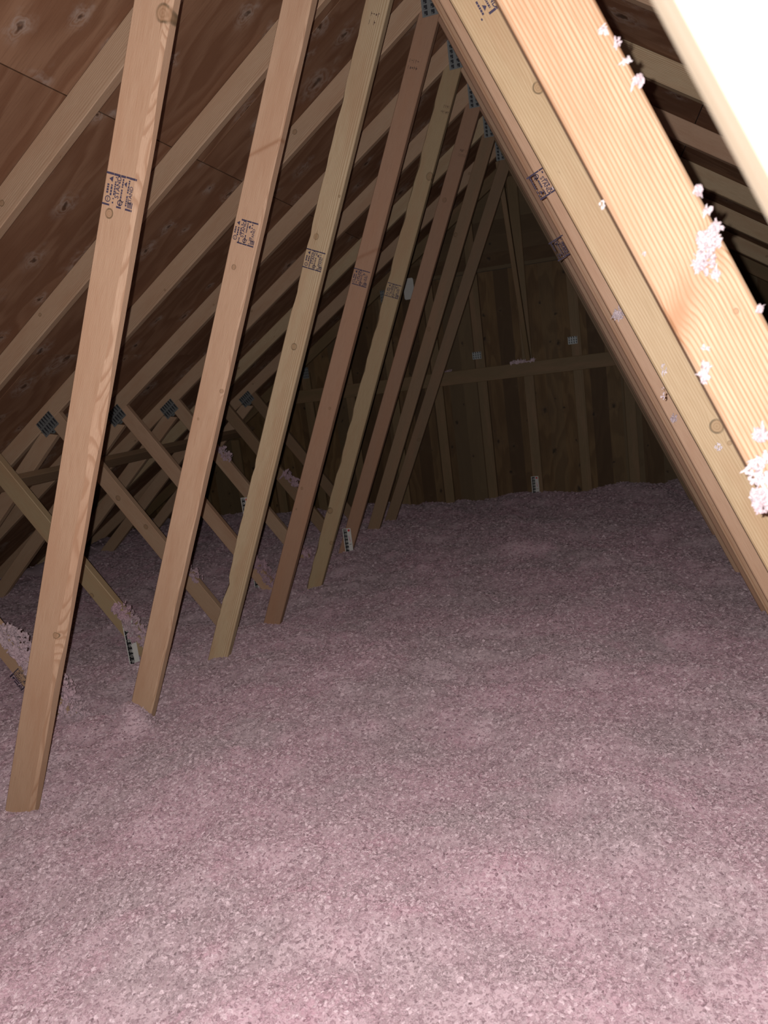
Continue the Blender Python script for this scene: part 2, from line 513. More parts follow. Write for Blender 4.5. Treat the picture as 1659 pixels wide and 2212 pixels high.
def stamp(board, loc, y, u, v, seed=0, lo=-.04, hi=.04, flip=False):
    """grade stamp inked on the wide face: bars, a column of small marks, STAND, triangles and a round mark"""
    rr = random.Random(seed); p = aty(u, v, y); lx, lz = loc((p.x, p.z))
    f = Flat(); h = .036
    R = math.pi / 2
    cut = rr.uniform(-.004, .010)
    # broken end bars
    a = lo
    while a < hi - .002:
        b2 = min(hi, a + rr.uniform(.006, .022))
        if rr.random() > .12: f.rect(a, h - .0045 + rr.uniform(-.0006, .0006), b2, h)
        if rr.random() > .15: f.rect(a, -h, b2, -h + .0042)
        a = b2 + rr.uniform(.0, .0016)
    for c, sz in ((-.031, .006), (-.0215, .0052)):
        if c > lo + .004:
            vv = h * .30
            while vv > -h * .25:
                l = rr.uniform(.003, .007); f.rect(c - sz * .45, vv - l, c + sz * .45, vv); vv -= l + .0012
    if -.027 > lo + .002: f.ring(-.027, -h * .6, .0052, .0072); f.rect(-.0278, -h * .72, -.0264, -h * .48)
    if -.025 > lo + .002: f.poly([(-.031, h * .62), (-.021, h * .80), (-.021, h * .44)])
    f.text('STAND', -.0045, .008, .0150, R)
    f.text('STAND', .030, -.002, .0120, R) if hi > .034 else None
    for c in (-.013, .006, .022):
        if lo < c < hi:
            vv = h * .8
            while vv > -h * .8:
                l = rr.uniform(.0015, .006)
                if rr.random() > .25: f.rect(c - .0019, vv - l, c + .0019, vv)
                vv -= l + .001
    f.poly([(.0095, h * .52), (.0165, h * .70), (.0165, h * .34)])
    f.ring(.006, -h * .66, .0046, .0068); f.poly([(.008, -h * .55), (.016, -h * .50), (.012, -h * .62)])
    if hi > .038:
        for i in range(4): f.rect(.026 + i * .0036, -h * .82, .0283 + i * .0036, -h * (.42 + .05 * (i % 2)))
    f.V = [((-a2 if flip else a2) + lx, (-b3 if flip else b3) + lz) for a2, b3 in f.V]
    o = f.build('grade_stamp', M_INK, board)
    o['label'] = 'violet-black grade stamp inked across the board'
    return o


def steel_plate(parent, cx, cz, y, w, h, ang, rows=6, cols=4, proud=.0014, name='truss_plate'):
    """punched connector plate pressed on a truss joint: sheet with slots in rows and small teeth stubs"""
    V = []; F = []; MI = []

    def bx(x0, x1, z0, z1, y0, y1, mi):
        i = len(V); V.extend([(x0, y0, z0), (x1, y0, z0), (x1, y0, z1), (x0, y0, z1), (x0, y1, z0), (x1, y1, z0), (x1, y1, z1), (x0, y1, z1)])
        F.extend([(i, i + 1, i + 2, i + 3), (i + 4, i + 7, i + 6, i + 5), (i, i + 4, i + 5, i + 1), (i + 1, i + 5, i + 6, i + 2), (i + 2, i + 6, i + 7, i + 3), (i + 3, i + 7, i + 4, i)])
        MI.extend([mi] * 6)
    pw, ph = w / cols, h / rows
    for c in range(cols):                    # strips between slot columns
        x0 = -w / 2 + c * pw
        bx(x0, x0 + pw * .30, -h / 2, h / 2, -proud, 0, 0)
        bx(x0 + pw * .80, x0 + pw, -h / 2, h / 2, -proud, 0, 0)
        for r in range(rows):
            z0 = -h / 2 + r * ph
            bx(x0 + pw * .30, x0 + pw * .80, z0, z0 + ph * .22, -proud, 0, 0)
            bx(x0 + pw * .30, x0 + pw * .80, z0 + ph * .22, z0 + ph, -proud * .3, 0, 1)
            bx(x0 + pw * .36, x0 + pw * .50, z0 + ph * .25, z0 + ph * .5, -proud * 1.9, 0, 0)
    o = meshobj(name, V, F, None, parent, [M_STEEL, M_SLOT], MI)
    o.location = Vector((cx, y, cz)) - parent.location; o.rotation_euler = (0, ang, 0)
    return o


# ------------------------------------------------------------------ trusses
LWX = {1: (-1.279, .437), 2: (-1.269, .446), 3: (-1.275, .440), 4: (-1.276, .436), 5: (-1.283, .431), 6: (-1.293, .442), 7: (-1.283, .440), 8: (-1.271, .463)}
RWX = {-1: (.0985, -.437), 0: (.097, -.433), 1: (.090, -.446)}
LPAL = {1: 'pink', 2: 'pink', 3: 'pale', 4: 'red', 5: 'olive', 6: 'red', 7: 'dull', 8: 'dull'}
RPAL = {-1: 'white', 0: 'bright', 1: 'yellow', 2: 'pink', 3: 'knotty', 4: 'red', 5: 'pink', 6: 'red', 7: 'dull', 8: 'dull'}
LKN = {1: [(236, 461, .010), (352, 28, .016), (120, 1373, .008)], 2: [(505, 577, .007), (478, 845, .006), (428, 905, .004)],
       3: [(635, 749, .0115), (683, 511, .010), (733, 424, .0042)], 4: [(712, 882, .006), (652, 1055, .006), (640, 1100, .004)],
       5: [(928, 381, .017), (713, 1103, .016), (716, 1173, .011)], 6: [(960, 432, .012)], 7: [(926, 711, .013), (984, 507, .012)], 8: [(905, 950, .012)]}
RKN = {0: [(1590, 672, .003), (1440, 905, .003)], 1: [(1548, 921, .0125), (1162, 190, .010), (1576, 957, .004)]}
SKN = {4: [(255, 1076, .013), (315, 1138, .012)], 3: [(198, 1286, .010)]}
LSTAMP = {1: (258, 414), 2: (528, 502), 3: (678, 562), 4: (778, 600), 5: (849, 628)}
TL = {-1: 'nearest roof truss, its right web a blown-out white bar in the upper right corner',
      0: 'roof truss with a bright orange-grained web speckled with pink fluff at upper right',
      1: 'roof truss with the leftmost long stamped web and a pale yellow web at the right',
      2: 'roof truss with the second stamped web from the left, its foot in a pink mound',
      3: 'roof truss with the pale ridge-grained web, third long web from the left',
      4: 'roof truss with the reddish stamped web, fourth long web from the left',
      5: 'roof truss with the yellowish bark-edged web, fifth long web from the left',
      6: 'roof truss whose long web sinks in behind the black and white depth ruler',
      7: 'dim roof truss second from the back gable wall, seventh long web from the left',
      8: 'darkest roof truss, the last one before the back gable wall'}
MX, MZ = -2.885, .004 + CZ                  # centre of the mid-rafter joint


def wane_for(side, k):
    rr = np.random.default_rng(100 + k + (50 if side == 'R' else 0))
    ph = rr.uniform(0, 9, 6)

    def nz(s, a): return .5 + .5 * math.sin(s * 11 * a + ph[0]) * math.sin(s * 23 * a + ph[1]) + .25 * math.sin(s * 67 * a + ph[2])
    if side == 'L' and k == 1:
        def f(s):
            a = .006 + .010 * max(0, nz(s, 1.0)) * (1.0 if s > .28 else .6)
            return [0, a, 0, 0], [0, a * 1.5, 0, 0]
        return f
    if side == 'L' and k == 2:
        def f(s):
            a = .003 + .006 * max(0, nz(s, 1.3)); return [0, a, 0, 0], [0, a, 0, 0]
        return f
    if side == 'L' and k == 3:
        def f(s):
            a = .007 * max(0, nz(s, 2.6)) * (1 if .15 < s < .40 or s > .6 else .15) + .014 * math.exp(-((s - .225) / .012) ** 2); return [a, 0, 0, 0], [a * 2, 0, 0, 0]
        return f
    if side == 'L' and k == 5:
        def f(s):
            a = .010 * max(0, nz(s, 2.2)); return [a, .002, 0, 0], [a * 1.5, .002, 0, 0]
        return f
    return None


STAMPS = []
for k in range(-1, 9):
    y = Yk(k)
    t = empty('roof_truss', (XC, y, 0), TL[k], 'truss', 'roof trusses spaced along the attic')
    # rafters (top chords)
    for sx in (-1, 1):
        xe = XC + sx * EAVE
        pal = random.choice(['tan', 'pink', 'tan', 'pale'])
        if sx < 0: c = [(xe, under(xe)), (XC, ZP - RV), (XC, ZP), (xe, roofz(xe))]
        else: c = [(XC, ZP - RV), (xe, under(xe)), (xe, roofz(xe)), (XC, ZP)]
        # board runs eave -> ridge; corners given as (BL, BR, TR, TL) with 'bottom' at the eave
        if sx < 0: o, lc = loft_board('rafter', t, (xe, roofz(xe)), (xe, under(xe)), (XC, ZP - RV), (XC, ZP), y, pal)
        else: o, lc = loft_board('rafter', t, (xe, under(xe)), (xe, roofz(xe)), (XC, ZP), (XC, ZP - RV), y, pal)
        for i in range(3):
            o['k%d' % (i + 1)] = [random.uniform(-.03, .03), random.uniform(2.4, 5.8), random.uniform(.004, .010)]
    # bottom chord
    xb = EAVE - .35
    o, lc = loft_board('bottom_chord', t, (XC - xb, CH), (XC - xb, 0.0005), (XC + xb, 0.0005), (XC + xb, CH), y, 'tan')
    # long web, left
    a, b = LWX.get(k, (-1.277, .439)); w = .0972
    le = lambda z: a + b * (z - CZ)
    ri = lambda z: a + w + b * (z - CZ)

    def hit(f, rafter=True):                 # where an edge line meets the underside of the left rafter
        lo, hi = CZ, ZP + .3
        for _ in range(50):
            mid = (lo + hi) / 2
            if mid < ZP - RV + SL * (f(mid) - XC): lo = mid
            else: hi = mid
        return lo
    zl = hit(le); zr = min(hit(ri), ZP - RV - .004)
    wn = wane_for('L', k)
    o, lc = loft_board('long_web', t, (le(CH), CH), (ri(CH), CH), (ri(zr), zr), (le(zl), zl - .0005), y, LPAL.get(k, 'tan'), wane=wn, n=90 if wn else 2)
    if k in LKN: addknots(o, lc, y, LKN[k])
    if k in (2, 4):
        p_ = aty(*{2: (566, 322), 4: (790, 550)}[k], y); q_ = lc((p_.x, p_.z)); o['swirl'] = [q_[0], q_[1], .007 if k == 2 else .010]
    if k in LSTAMP: STAMPS.append((o, lc, y, *LSTAMP[k], k))
    lweb_r = ri
    # long web, right: its top is cut on the inner edge of the left one
    ar, br = RWX.get(k, (.092 + .002 * math.sin(k * 2.1), -.437))
    inn = lambda z: ar + br * (z - CZ)
    out = lambda z: ar + .0972 + br * (z - CZ)

    def meet(f):
        lo, hi = CZ, ZP + .2
        for _ in range(50):
            mid = (lo + hi) / 2
            if f(mid) > lweb_r(mid): lo = mid
            else: hi = mid
        return lo
    z1, z2 = meet(inn), meet(out)
    # keep the outer corner below the right rafter
    while z2 > under(out(z2)) - .002: z2 -= .001
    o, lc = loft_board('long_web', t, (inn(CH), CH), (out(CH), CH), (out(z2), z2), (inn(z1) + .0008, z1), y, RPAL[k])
    if k in RKN: addknots(o, lc, y, RKN[k])
    if k == 0:
        o['pith'] = [-.165, .03, 205.0]
        p_ = aty(1490, 630, y); q_ = lc((p_.x, p_.z)); o['swirl'] = [q_[0], q_[1], .022]
    if k == 2: STAMPS.append((o, lc, y, 1172, 396, 21))
    if k == 3: STAMPS.append((o, lc, y, 1212, 535, 22))
    if k == 1: STAMPS.append((o, lc, y, 1050, -14, 23))
    # short webs and heel webs
    for sx in (-1, 1):
        fx = (lambda x: x) if sx < 0 else (lambda x: 2 * XC - x)
        lo_ = lambda z: -2.886 - .685 * (z - CZ)      # lower/outer edge
        up_ = lambda z: -2.776 - .685 * (z - CZ)      # upper/inner edge

        def hit2(f):
            l, h = CZ - .5, CZ + .5
            for _ in range(50):
                mid = (l + h) / 2
                if mid < under(f(mid)): l = mid
                else: h = mid
            return l
        za, zb = hit2(lo_), hit2(up_)
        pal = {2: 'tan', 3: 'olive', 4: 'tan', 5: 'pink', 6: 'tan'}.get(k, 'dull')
        if sx < 0: o, lc = loft_board('short_web', t, (lo_(CH), CH), (up_(CH), CH), (up_(zb), zb - .0005), (lo_(za), za - .0005), y, pal)
        else: o, lc = loft_board('short_web', t, (fx(up_(CH)), CH), (fx(lo_(CH)), CH), (fx(lo_(za)), za - .0005), (fx(up_(zb)), zb - .0005), y, pal)
        if sx < 0 and k in SKN: addknots(o, lc, y, SKN[k])
        if sx < 0 and k == 2: STAMPS.append((o, lc, y, 44, 1466, 24))
        # heel web from the mid joint down towards the eave
        P0 = (-2.957, -.045 + CZ); P1 = (-2.8445, -.066 + CZ)
        sl = .88; zt = CH
        q0 = (P0[0] - (P0[1] - zt) / sl, zt); q1 = (P1[0] - (P1[1] - zt) / sl, zt)
        if sx < 0: o, lc = loft_board('heel_web', t, q0, q1, (P1[0] - .002, P1[1]), P0, y, 'tan')
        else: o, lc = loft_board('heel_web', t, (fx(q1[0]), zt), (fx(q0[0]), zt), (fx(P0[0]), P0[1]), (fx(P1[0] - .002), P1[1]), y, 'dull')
        ang = math.atan(SL) * (-1 if sx < 0 else 1)
        for yy, fl_ in ((y, 0), (y + .038, 1)):
            p = steel_plate(t, fx(-2.897), -.002 + CZ, yy, .12, .092, ang, 2, 6)
            if fl_: p.rotation_euler = (0, -ang, math.pi)
    for yy, fl_ in ((y, 0), (y + .038, 1)):
        p = steel_plate(t, XC - .017, ZP - .131, yy, .15, .138, 0, 6, 5)
        if fl_: p.rotation_euler = (0, 0, math.pi)

for (o, lc, y, u, v, sd) in STAMPS:
    if sd == 24: stamp(o, lc, y, u, v, sd, -.036, .036)
    elif sd in (21, 22, 23): stamp(o, lc, y, u, v, sd, -.024, .030, flip=True)
    else: stamp(o, lc, y, u, v, sd)

# faint mill ink strokes high on some webs
for wi, (k, u, v) in enumerate(((3, 806, 38), (4, 893, 138), (5, 962, 235), (6, 1000, 330))):
    ob = [c for c in bpy.data.objects if c.name.startswith('long_web') and c.parent and abs(c.location.y + c.parent.location.y - Yk(k)) < .01 and c.location.x + c.parent.location.x < XC][0]
    p_ = aty(u, v, Yk(k)); q_ = ob.rotation_euler.y; d_ = Vector((p_.x, p_.z)) - Vector((ob.location.x + XC, ob.location.z))
    lx = d_.x * math.cos(q_) - d_.y * math.sin(q_); lz = d_.x * math.sin(q_) + d_.y * math.cos(q_)
    f = Flat(); rr = random.Random(wi)
    for r_ in range(2):
        for c_ in range(5):
            x_ = lx - .02 + c_ * .009; z_ = lz + .012 - r_ * .026
            if rr.random() < .75: f.rect(x_, z_ - .009, x_ + .0016, z_ + .006)
            if rr.random() < .6: f.rect(x_, z_ + rr.uniform(-.008, .005), x_ + .0055, z_ + rr.uniform(-.008, .005) * .1 + .0015)
    f.build('ink_marks', M_MARK, ob)

# ------------------------------------------------------------------ lateral brace along the heel webs
hd = Vector((-1, 0, -.88)).normalized(); nrm = Vector((.88, 0, -1)).normalized()
cpt = Vector((-3.062, 0, -.277 + CZ)) + nrm * .012
lb = free_board('lateral_brace', None, (cpt.x, Yk(-1) - .1, cpt.z), (cpt.x, Yk(8) + .3, cpt.z), hd, .089, .036, 'dull')
tag(lb, 'dim horizontal lumber brace running under the left rafters past the truss joints', 'brace')

# ------------------------------------------------------------------ gable wall
YG = 6.452
wall = meshobj('wall_back', [(XC - EAVE, YG + .014, 0), (XC + EAVE, YG + .014, 0), (XC, YG + .014, ZP), (XC - EAVE, YG + .02, 0), (XC + EAVE, YG + .02, 0), (XC, YG + .02, ZP)],
               [(0, 1, 2), (5, 4, 3), (0, 3, 4, 1), (1, 4, 5, 2), (2, 5, 3, 0)], M_SIDE)
# tall edges so that the corners under the eaves are closed too
tag(wall, 'dark plywood gable end wall with studs and a horizontal rail', 'wall', kind='structure')


def clip_roof(poly):
    """clip an (x, z) polygon to below the roof line"""
    def cut(pts, f):
        out = []
        for i in range(len(pts)):
            p, q = pts[i], pts[(i + 1) % len(pts)]
            fp, fq = f(p), f(q)
            if fp <= 0: out.append(p)
            if (fp < 0) != (fq < 0) and abs(fp - fq) > 1e-9:
                s = fp / (fp - fq); out.append((p[0] + (q[0] - p[0]) * s, p[1] + (q[1] - p[1]) * s))
        return out
    poly = cut(poly, lambda p: p[1] - (ZP - .004 + SL * (p[0] - XC)))
    if len(poly) >= 3: poly = cut(poly, lambda p: p[1] - (ZP - .004 - SL * (p[0] - XC)))
    return poly


def gsheet(x0, x1, z0, z1, horiz):
    poly = clip_roof([(x0, z0), (x1, z0), (x1, z1), (x0, z1)])
    if len(poly) < 3: return
    cx = sum(p[0] for p in poly) / len(poly); cz = sum(p[1] for p in poly) / len(poly)
    # local x across, y along z of the wall so that the figure runs upright (or level)
    n = len(poly)
    V = [((p[0] - cx), (p[1] - cz), 0) for p in poly] + [((p[0] - cx), (p[1] - cz), -.012) for p in poly]
    if horiz: V = [(v[1], -v[0], v[2]) for v in V]
    F = [tuple(range(n)), tuple(reversed(range(n, 2 * n)))] + [(i, n + i, n + (i + 1) % n, (i + 1) % n) for i in range(n)]
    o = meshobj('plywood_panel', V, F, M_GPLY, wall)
    o.location = (cx, YG, cz); o.rotation_euler = (math.pi / 2, (-math.pi / 2 if horiz else 0), 0)
    if horiz: o.rotation_euler = Euler((math.pi / 2, 0, 0)).to_matrix().to_4x4().__matmul__(Matrix.Rotation(math.pi / 2, 4, 'Z')).to_euler()
    return o


ZJ = .80 + CZ
for i in range(-5, 5):
    gsheet(-.18 + i * 1.2192 + .0015, -.18 + (i + 1) * 1.2192 - .0015, 0.0, ZJ - .002, False)
for i in range(-2, 2):
    gsheet(XC + .25 + i * 2.44 + .0015, XC + .25 + (i + 1) * 2.44 - .0015, ZJ + .002, ZP, True)

# studs (flat against the sheathing), 16 inches apart, cut at the rail and under the gable rafters
RAIL0, RAIL1 = -.100 + CZ, .016 + CZ
stud_x = [-1.345 - .4064 * i for i in range(6, 0, -1)] + [-1.345, -.955, -.560, -.155, .235] + [.235 + .4064 * i for i in range(1, 6)]
for sx_ in stud_x:
    ztop = under(sx_) - .05
    if ztop < .3: continue
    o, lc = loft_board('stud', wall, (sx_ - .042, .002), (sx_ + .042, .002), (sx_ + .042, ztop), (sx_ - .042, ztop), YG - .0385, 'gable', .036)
for sx in (-1, 1):
    xe = XC + sx * EAVE
    if sx < 0: loft_board('gable_rafter', wall, (xe, roofz(xe)), (xe, under(xe)), (XC, ZP - RV), (XC, ZP), YG - .0385, 'gable', .036)
    else: loft_board('gable_rafter', wall, (xe, under(xe)), (xe, roofz(xe)), (XC, ZP), (XC, ZP - RV), YG - .0385, 'gable', .036)
xr = (ZP - RV - RAIL1) / SL - .06
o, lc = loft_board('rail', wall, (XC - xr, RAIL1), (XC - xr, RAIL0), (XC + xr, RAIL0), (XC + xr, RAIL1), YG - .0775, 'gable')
for u, v in ((1030, 768), (1237, 735)):
    p = aty(u, v, YG - .04)
    steel_plate(wall, p.x, p.z, YG - .0388, .075, .06, 0, 3, 4)
for u, v in ((829, 640), (660, 806)):
    p = aty(u, v, YG - .04)
    steel_plate(wall, p.x, p.z, YG - .0388, .06, .10, 0, 4, 4)

# diagonal brace from the last ridge joint to the rail
A = Vector((-.600, Yk(8) + .07, 1.50 + CZ)); B = Vector((-.545, YG - .105, RAIL1 + .02))
db = free_board('gable_brace', None, B, A, (0, 1, .2), .075, .038, 'gable')
tag(db, 'narrow leaning brace from the ridge down to the gable wall rail', 'brace')

# white tag on the gable boards
p = aty(883, 624, YG - .003)
n = 5; pts = []
w2, h2, rc = .046, .088, .016
for cx, cz, a0 in ((w2 - rc, h2 - rc, 0), (-w2 + rc, h2 - rc, 90), (-w2 + rc, -h2 + rc, 180), (w2 - rc, -h2 + rc, 270)):
    for i in range(n):
        a = math.radians(a0 + 90 * i / (n - 1)); pts.append((cx + rc * math.cos(a), cz + rc * math.sin(a)))
m_ = len(pts)
wt = meshobj('wall_tag', [(q[0], 0, q[1]) for q in pts] + [(q[0], .002, q[1]) for q in pts],
             [tuple(range(m_)), tuple(reversed(range(m_, 2 * m_)))] + [(i, m_ + i, m_ + (i + 1) % m_, (i + 1) % m_) for i in range(m_)], M_CARD)
wt.location = (p.x, YG - .0025, p.z)
tag(wt, 'small white rounded card on the gable wall between two webs', 'card')

# ------------------------------------------------------------------ insulation surface


def vnoise(X, Y, sc, seed):
    r = np.random.default_rng(seed); T = r.random((64, 64))
    x, y = X * sc + 100, Y * sc + 100
    xi, yi = np.floor(x).astype(int), np.floor(y).astype(int); fx, fy = x - xi, y - yi
    fx = fx * fx * (3 - 2 * fx); fy = fy * fy * (3 - 2 * fy)
    a, b = T[xi % 64, yi % 64], T[(xi + 1) % 64, yi % 64]; c, d = T[xi % 64, (yi + 1) % 64], T[(xi + 1) % 64, (yi + 1) % 64]
    return (a * (1 - fx) + b * fx) * (1 - fy) + (c * (1 - fx) + d * fx) * fy - .5


YS = np.array([-2, .6, 1.567, 2.177, 2.787, 3.397, 4.007, 4.6, 5.23, 5.84, 6.45, 9])
ZS = np.array([-1.07, -1.07, -1.092, -1.120, -1.130, -1.172, -1.172, -1.130, -1.115, -1.135, -1.10, -1.1]) + CZ


def height(X, Y):
    h = np.interp(Y, YS, ZS)
    h = h + .050 * vnoise(X, Y, 1.7, 1) + .055 * vnoise(X * .8 + .3 * Y, Y, 3.9, 2) + .042 * vnoise(X * .8, Y, 9.0, 3) + .018 * vnoise(X, Y, 14.0, 8)
    h = h + .011 * vnoise(X, Y, 21, 4) + .006 * vnoise(X, Y, 47, 5) + .003 * vnoise(X, Y, 110, 6)
    # mounds: (x, y, height, radius)
    for mx, my, mh, mr in ((-1.685, 2.105, .085, .065), (-1.88, 2.12, .03, .12), (-2.0, 2.70, .05, .12), (.10, 6.2, .075, .35), (-.2, 2.6, .035, .4), (-.9, 1.3, .03, .35), (.3, 1.2, .02, .3)):
        h = h + mh * np.exp(-((X - mx) ** 2 + (Y - my) ** 2) / (mr * mr))
    roof = ZP - SL * np.abs(X - XC) - RV - .05
    return np.minimum(h, roof)


def lines(segs):
    out = [segs[0][0]]
    for a, b, s in segs:
        n = max(1, int(round((b - a) / s))); out += list(a + (b - a) * (np.arange(1, n + 1) / n))
    return np.array(out)


xs = lines([(XC - 4.75, -3.6, .05), (-3.6, -2.4, .022), (-2.4, .9, .0105), (.9, 2.0, .025), (2.0, XC + 4.75, .06)])
ys = lines([(YB0 + .05, .5, .05), (.5, 2.7, .0105), (2.7, 4.2, .017), (4.2, 6.447, .028)])
X, Y = np.meshgrid(xs, ys, indexing='ij')
Z = height(X, Y)
Xj = X + rng.uniform(-.002, .002, X.shape); Yj = Y + rng.uniform(-.002, .002, Y.shape)
Yj = np.minimum(Yj, 6.446)
nx, ny = X.shape
me = bpy.data.meshes.new('blown_insulation')
co = np.stack([Xj, Yj, Z], -1).reshape(-1, 3).astype(np.float32)
idx = np.arange(nx * ny).reshape(nx, ny)
quads = np.stack([idx[:-1, :-1], idx[1:, :-1], idx[1:, 1:], idx[:-1, 1:]], -1).reshape(-1, 4)
me.vertices.add(len(co)); me.vertices.foreach_set('co', co.ravel())
me.loops.add(quads.size); me.loops.foreach_set('vertex_index', quads.ravel().astype(np.int32))
me.polygons.add(len(quads)); me.polygons.foreach_set('loop_start', np.arange(0, quads.size, 4, dtype=np.int32))
me.update(); me.validate()
dist = np.sqrt(co[:, 0] ** 2 + co[:, 1] ** 2 + 1.2)
dens = np.interp(dist, [1.2, 1.9, 3.0, 4.5, 7.0], [33000, 28000, 15000, 6500, 3300])
dens[(co[:, 1] < .45) | (co[:, 0] > 1.6) | (co[:, 0] < -4.2)] = 600
siz = np.interp(dist, [1.2, 2.0, 3.0, 4.5, 7.0], [.0038, .0041, .0054, .0076, .0100])
zfa = np.interp(dist, [1.2, 2.0, 3.2, 5.0], [1.75, 1.35, .9, .65])
for nm, ar in (('dens', dens), ('siz', siz), ('zfa', zfa)):
    at = me.attributes.new(nm, 'FLOAT', 'POINT'); at.data.foreach_set('value', ar.astype(np.float32))
me.materials.append(M_FLUFF)
ins = bpy.data.objects.new('blown_insulation', me); link(ins)
tag(ins, 'pink loose blown fiberglass insulation covering the whole attic floor', 'insulation', kind='stuff')

ng = bpy.data.node_groups.new('scatter_flakes', 'GeometryNodeTree')
ng.interface.new_socket('Geometry', in_out='INPUT', socket_type='NodeSocketGeometry')
ng.interface.new_socket('Geometry', in_out='OUTPUT', socket_type='NodeSocketGeometry')
N = ng.nodes; L = ng.links
gi = N.new('NodeGroupInput'); go = N.new('NodeGroupOutput')
dp = N.new('GeometryNodeDistributePointsOnFaces'); L.new(gi.outputs[0], dp.inputs['Mesh'])
na = N.new('GeometryNodeInputNamedAttribute'); na.data_type = 'FLOAT'; na.inputs['Name'].default_value = 'dens'
L.new(na.outputs[0], dp.inputs['Density'])
g2i = N.new('GeometryNodeGeometryToInstance')
for vi in range(7):
    ic = N.new('GeometryNodeMeshIcoSphere'); ic.inputs['Radius'].default_value = 1.0; ic.inputs['Subdivisions'].default_value = 3 if vi < 5 else 2
    nt = N.new('ShaderNodeTexNoise'); nt.noise_dimensions = '4D'; nt.inputs['W'].default_value = vi * 7.3
    nt.inputs['Scale'].default_value = 1.25; nt.inputs['Detail'].default_value = 2.5; nt.inputs['Roughness'].default_value = .65
    su = N.new('ShaderNodeVectorMath'); su.operation = 'SUBTRACT'; su.inputs[1].default_value = (.5, .5, .5)
    L.new(nt.outputs['Color'], su.inputs[0])
    sc_ = N.new('ShaderNodeVectorMath'); sc_.operation = 'SCALE'; sc_.inputs[3].default_value = 4.2
    L.new(su.outputs[0], sc_.inputs[0])
    sp = N.new('GeometryNodeSetPosition'); L.new(ic.outputs[0], sp.inputs['Geometry']); L.new(sc_.outputs[0], sp.inputs['Offset'])
    tr = N.new('GeometryNodeTransform'); L.new(sp.outputs[0], tr.inputs['Geometry'])
    tr.inputs['Scale'].default_value = [(1, .8, .34), (1.1, .65, .30), (.85, .85, .36), (1.2, .6, .28), (.95, .9, .30), (1.7, .3, .20), (1.3, .55, .22)][vi]
    sm = N.new('GeometryNodeSetMaterial'); sm.inputs['Material'].default_value = M_FLUFF; L.new(tr.outputs[0], sm.inputs['Geometry'])
    L.new(sm.outputs[0], g2i.inputs[0])
ip = N.new('GeometryNodeInstanceOnPoints'); L.new(dp.outputs['Points'], ip.inputs['Points']); L.new(g2i.outputs[0], ip.inputs['Instance'])
ip.inputs['Pick Instance'].default_value = True
rot = N.new('FunctionNodeRandomValue'); rot.data_type = 'FLOAT_VECTOR'; rot.inputs[0].default_value = (-.6, -.6, 0); rot.inputs[1].default_value = (.6, .6, 6.283)
L.new(rot.outputs[0], ip.inputs['Rotation'])
ri_ = N.new('FunctionNodeRandomValue'); ri_.data_type = 'INT'; ri_.inputs[4].default_value = 0; ri_.inputs[5].default_value = 6; ri_.inputs['Seed'].default_value = 3
L.new(ri_.outputs[2], ip.inputs['Instance Index'])
rs = N.new('FunctionNodeRandomValue'); rs.data_type = 'FLOAT'; rs.inputs[2].default_value = .55; rs.inputs[3].default_value = 1.35; rs.inputs['Seed'].default_value = 5
nb = N.new('GeometryNodeInputNamedAttribute'); nb.data_type = 'FLOAT'; nb.inputs['Name'].default_value = 'siz'
mu = N.new('ShaderNodeMath'); mu.operation = 'MULTIPLY'; L.new(rs.outputs[1], mu.inputs[0]); L.new(nb.outputs[0], mu.inputs[1])
nz_ = N.new('GeometryNodeInputNamedAttribute'); nz_.data_type = 'FLOAT'; nz_.inputs['Name'].default_value = 'zfa'
mz = N.new('ShaderNodeMath'); mz.operation = 'MULTIPLY'; L.new(mu.outputs[0], mz.inputs[0]); L.new(nz_.outputs[0], mz.inputs[1])
cxyz = N.new('ShaderNodeCombineXYZ'); L.new(mu.outputs[0], cxyz.inputs[0]); L.new(mu.outputs[0], cxyz.inputs[1]); L.new(mz.outputs[0], cxyz.inputs[2])
L.new(cxyz.outputs[0], ip.inputs['Scale'])
jn = N.new('GeometryNodeJoinGeometry'); L.new(ip.outputs[0], jn.inputs[0]); L.new(gi.outputs[0], jn.inputs[0])
L.new(jn.outputs[0], go.inputs[0])
md = ins.modifiers.new('flakes', 'NODES'); md.node_group = ng

# ------------------------------------------------------------------ loose tufts and drifts


def unit_ico(sub):
    bm = bmesh.new(); bmesh.ops.create_icosphere(bm, subdivisions=sub, radius=1.0)
    v = np.array([q.co[:] for q in bm.verts]); f = np.array([[q.index for q in p.verts] for p in bm.faces]); bm.free()
    return v, f


ICO1, ICO2 = unit_ico(1), unit_ico(2)


def fluff_mesh(name, centres, sizes, mat, ico=ICO2, wisp=.25, seed=0, core=False):
    r = np.random.default_rng(seed); Vs = []; Fs = []; base = 0
    v0, f0 = ico
    for ci, (c, s) in enumerate(zip(centres, sizes)):
        if core and ci % 9 == 0: s = s * 2.1
        v = v0 * (1 + r.uniform(-.38, .38, (len(v0), 1)))
        sc = np.array([1.0, r.uniform(.35, .8), r.uniform(.3, .6)])
        if r.random() < wisp: sc = np.array([1.9, .38, .3])
        v = v * sc
        q = Euler(r.uniform(0, 6.28, 3)).to_matrix(); v = v @ np.array(q).T
        Vs.append(v * s + np.array(c)); Fs.append(f0 + base); base += len(v0)
    V = np.concatenate(Vs); F = np.concatenate(Fs)
    org = np.array([V[:, 0].mean(), V[:, 1].mean(), V[:, 2].min()])
    V = V - org
    o = meshobj(name, V.tolist(), [tuple(int(i) for i in f) for f in F], mat)
    o.location = org.tolist()
    return o


